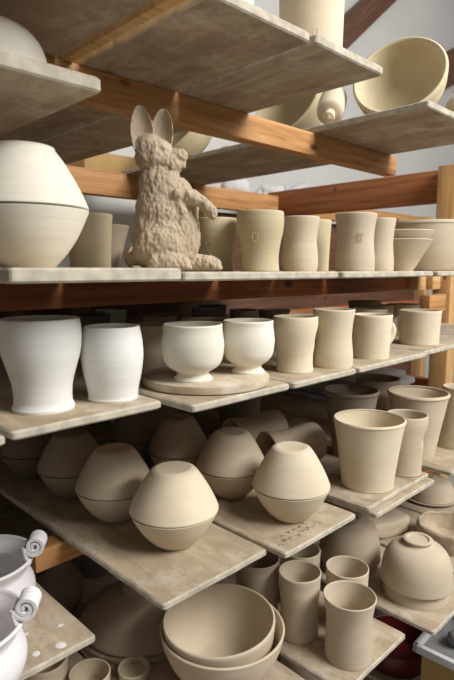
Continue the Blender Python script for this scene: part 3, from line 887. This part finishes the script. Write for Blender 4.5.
# ------------------------------------------------------------------ the clay rabbit
RB = .000597          # metres per sketch unit
def rabbit():
    GX, GY = 245, 618
    def P(x, y, w=0):
        return Vector(((x - GX) * RB, -w * RB, (GY - y) * RB))     # +w is towards the viewer
    bm = bmesh.new()
    def ell(c, r, rot=0, yaw=0):
        b = bmesh.new()
        bmesh.ops.create_icosphere(b, subdivisions=4, radius=1)
        mt = Matrix.Translation(P(*c)) @ Matrix.Rotation(yaw, 4, 'Z') @ Matrix.Rotation(rot, 4, 'Y') @ Matrix.Diagonal((r[0] * RB, r[2] * RB, r[1] * RB, 1))
        b.transform(mt)
        me = bpy.data.meshes.new('t'); b.to_mesh(me); b.free(); bm.from_mesh(me); bpy.data.meshes.remove(me)
    def limb(pts):
        """chain of spheres blending radii; pts = (x, y, w, r)"""
        for (a, b) in zip(pts, pts[1:]):
            d = math.dist(a[:3], b[:3])
            n = max(2, int(d / (min(a[3], b[3]) * .35)))
            for k in range(n + 1):
                t = k / n
                q = [a[i] + (b[i] - a[i]) * t for i in range(4)]
                ell(q[:3], (q[3],) * 3)
    # torso: heavy haunch, chest, neck
    ell((238, 520, 0), (110, 100, 88))
    ell((232, 560, 0), (104, 62, 92))
    ell((243, 450, 0), (100, 92, 74))
    ell((243, 385, 2), (90, 72, 62))
    ell((222, 340, 0), (68, 62, 52))
    ell((285, 500, 8), (66, 90, 62))
    ell((300, 420, 0), (44, 60, 46))
    ell((224, 430, 0), (80, 100, 70))
    ell((200, 490, 0), (68, 90, 66))
    ell((215, 355, 0), (60, 60, 50))
    # haunches
    ell((225, 545, 62), (78, 66, 40))
    ell((235, 545, -60), (78, 66, 38))
    # head: brow, cheeks, muzzle
    ell((208, 262, 0), (64, 58, 50), .1)
    ell((190, 235, 0), (48, 42, 40))
    ell((240, 275, 0), (54, 38, 44), .2)
    ell((262, 290, 16), (30, 24, 24))
    ell((280, 262, 0), (32, 26, 28), -.1)
    ell((292, 252, 0), (20, 15, 20))
    ell((283, 288, 0), (24, 16, 20), -.2)
    ell((262, 306, 0), (28, 13, 20))
    # eye ridges
    ell((232, 240, 34), (20, 11, 12), .3)
    ell((236, 238, -32), (20, 11, 12), .3)
    # forelegs held in front, paws drooping
    limb([(285, 385, 40, 30), (330, 392, 48, 24), (362, 408, 46, 19), (385, 432, 42, 19), (388, 443, 42, 17)])
    limb([(290, 385, -36, 28), (318, 415, -30, 22), (345, 400, -26, 16), (362, 414, -26, 15)])
    limb([(288, 410, 52, 17), (300, 440, 56, 15), (296, 470, 52, 12)])
    for k in (-1, 0, 1):      # toes of the paw
        limb([(384, 432, 42 + k * 11, 9), (391, 452, 42 + k * 12, 7)])
    # hind feet
    limb([(215, 588, 78, 32), (262, 590, 78, 31), (300, 596, 76, 26)])
    limb([(250, 590, -52, 32), (330, 592, -26, 31), (372, 594, -20, 30), (392, 598, -18, 27)])
    for k in (-1, 0, 1):
        limb([(300, 600, 76 + k * 15, 13), (320, 606, 76 + k * 16, 9)])
        limb([(390, 600, -18 + k * 16, 15), (410, 606, -18 + k * 17, 10)])
    # tail
    ell((138, 575, 0), (26, 26, 24))
    bmesh.ops.recalc_face_normals(bm, faces=bm.faces)
    # ears: thick leaf shapes, hollow side facing the viewer
    def ear(base, tip, wid, w0, twist):
        b = bmesh.new()
        n, m = 26, 15
        bx, by = base; tx, ty = tip
        rows_f, rows_b = [], []
        ax = Vector((tx - bx, 0, by - ty)); L = ax.length; ax.normalize()
        side = Vector((ax.z, 0, -ax.x))
        side = Matrix.Rotation(twist, 3, ax) @ side
        nrm = side.cross(ax)
        if nrm.y > 0:
            nrm = -nrm
        for i in range(n):
            t = i / (n - 1)
            hw = wid * (max(0, math.sin(PI * (.22 + t * .775))) ** .5)
            rf, rb = [], []
            for j in range(m):
                s = -1 + 2 * j / (m - 1)
                c = ax * (t * L) + side * (s * hw)
                rimh = 22 * abs(s) ** 3 * min(1, hw / 12)
                dish = -12 * (1 - s * s) * math.sin(PI * min(1, t * 1.05 + .02)) ** .5
                back = -24 * math.sqrt(max(0, 1 - s * s)) * min(1, hw / 14) - 3
                f = c + nrm * (rimh * .35 + dish); k = c + nrm * back
                o0 = P(bx, by, w0)
                rf.append(b.verts.new(o0 + f * RB)); rb.append(b.verts.new(o0 + k * RB))
            rows_f.append(rf); rows_b.append(rb)
        for i in range(n - 1):
            for j in range(m - 1):
                b.faces.new((rows_f[i][j], rows_f[i][j + 1], rows_f[i + 1][j + 1], rows_f[i + 1][j]))
                b.faces.new((rows_b[i][j], rows_b[i + 1][j], rows_b[i + 1][j + 1], rows_b[i][j + 1]))
            for j in (0, m - 1):
                b.faces.new((rows_f[i][j], rows_f[i + 1][j], rows_b[i + 1][j], rows_b[i][j]))
        for i in (0, n - 1):
            for j in range(m - 1):
                b.faces.new((rows_f[i][j], rows_f[i][j + 1], rows_b[i][j + 1], rows_b[i][j]))
        bmesh.ops.recalc_face_normals(b, faces=b.faces)
        me = bpy.data.meshes.new('t'); b.to_mesh(me); b.free(); bm.from_mesh(me); bpy.data.meshes.remove(me)
    ear((176, 246), (166, 112), 36, 20, .25)
    ear((226, 246), (238, 118), 36, 4, -.05)
    me = bpy.data.meshes.new('rabbit')
    bm.to_mesh(me); bm.free()
    me.materials.append(M['rabbit'])
    o = bpy.data.objects.new('rabbit_figure', me)
    COL.objects.link(o)
    md = o.modifiers.new('fuse', 'REMESH'); md.mode = 'VOXEL'; md.voxel_size = .0018; md.use_smooth_shade = True
    md = o.modifiers.new('soft', 'SMOOTH'); md.iterations = 4; md.factor = .5
    dg = bpy.context.evaluated_depsgraph_get()
    me2 = bpy.data.meshes.new_from_object(o.evaluated_get(dg))
    o.modifiers.clear()
    o.data = me2
    # pressed, combed clay texture
    bm = bmesh.new(); bm.from_mesh(me2); bm.normal_update()
    for v in bm.verts:
        c = v.co
        p1 = Vector((c.x * 75, c.y * 75, c.z * 42))
        d = noise.noise(p1) * .0019 + noise.noise(Vector((c.x * 210, c.y * 210, c.z * 150))) * .0018 + abs(noise.noise(Vector((c.x * 115, c.y * 115, c.z * 70)) + Vector((9, 2, 4)))) * .0020
        ear_in = c.z > (GY - 222) * RB
        k = .35 if ear_in else 1.0
        if c.z < .006:
            k *= .2
        v.co = c + v.normal * (d - .0012) * k
    # a dimple for each eye and a mouth line
    for (ex, ey, ew) in ((240, 255, 46), (244, 253, -44)):
        e = P(ex, ey, ew)
        for v in bm.verts:
            q = (v.co - e).length
            if q < .012:
                v.co -= v.normal * .0035 * math.exp(-(q / .0048) ** 2)
    for v in bm.verts:
        if v.co.z < .0004:
            v.co.z = .0004
    bm.to_mesh(me2); bm.free()
    for p in me2.polygons:
        p.use_smooth = True
    o.location = RABBIT
    o.rotation_euler = (0, 0, HEAD - PI / 2)
    me2.name = 'rabbit_figure'
    if 'rabbit_figure' in me2.materials: pass
    return tag(o, 'rough clay rabbit sitting upright with raised paws on the shelf', 'sculpture')
RABBIT = Vector((.655, .83, EYE - .0027))
rabbit()
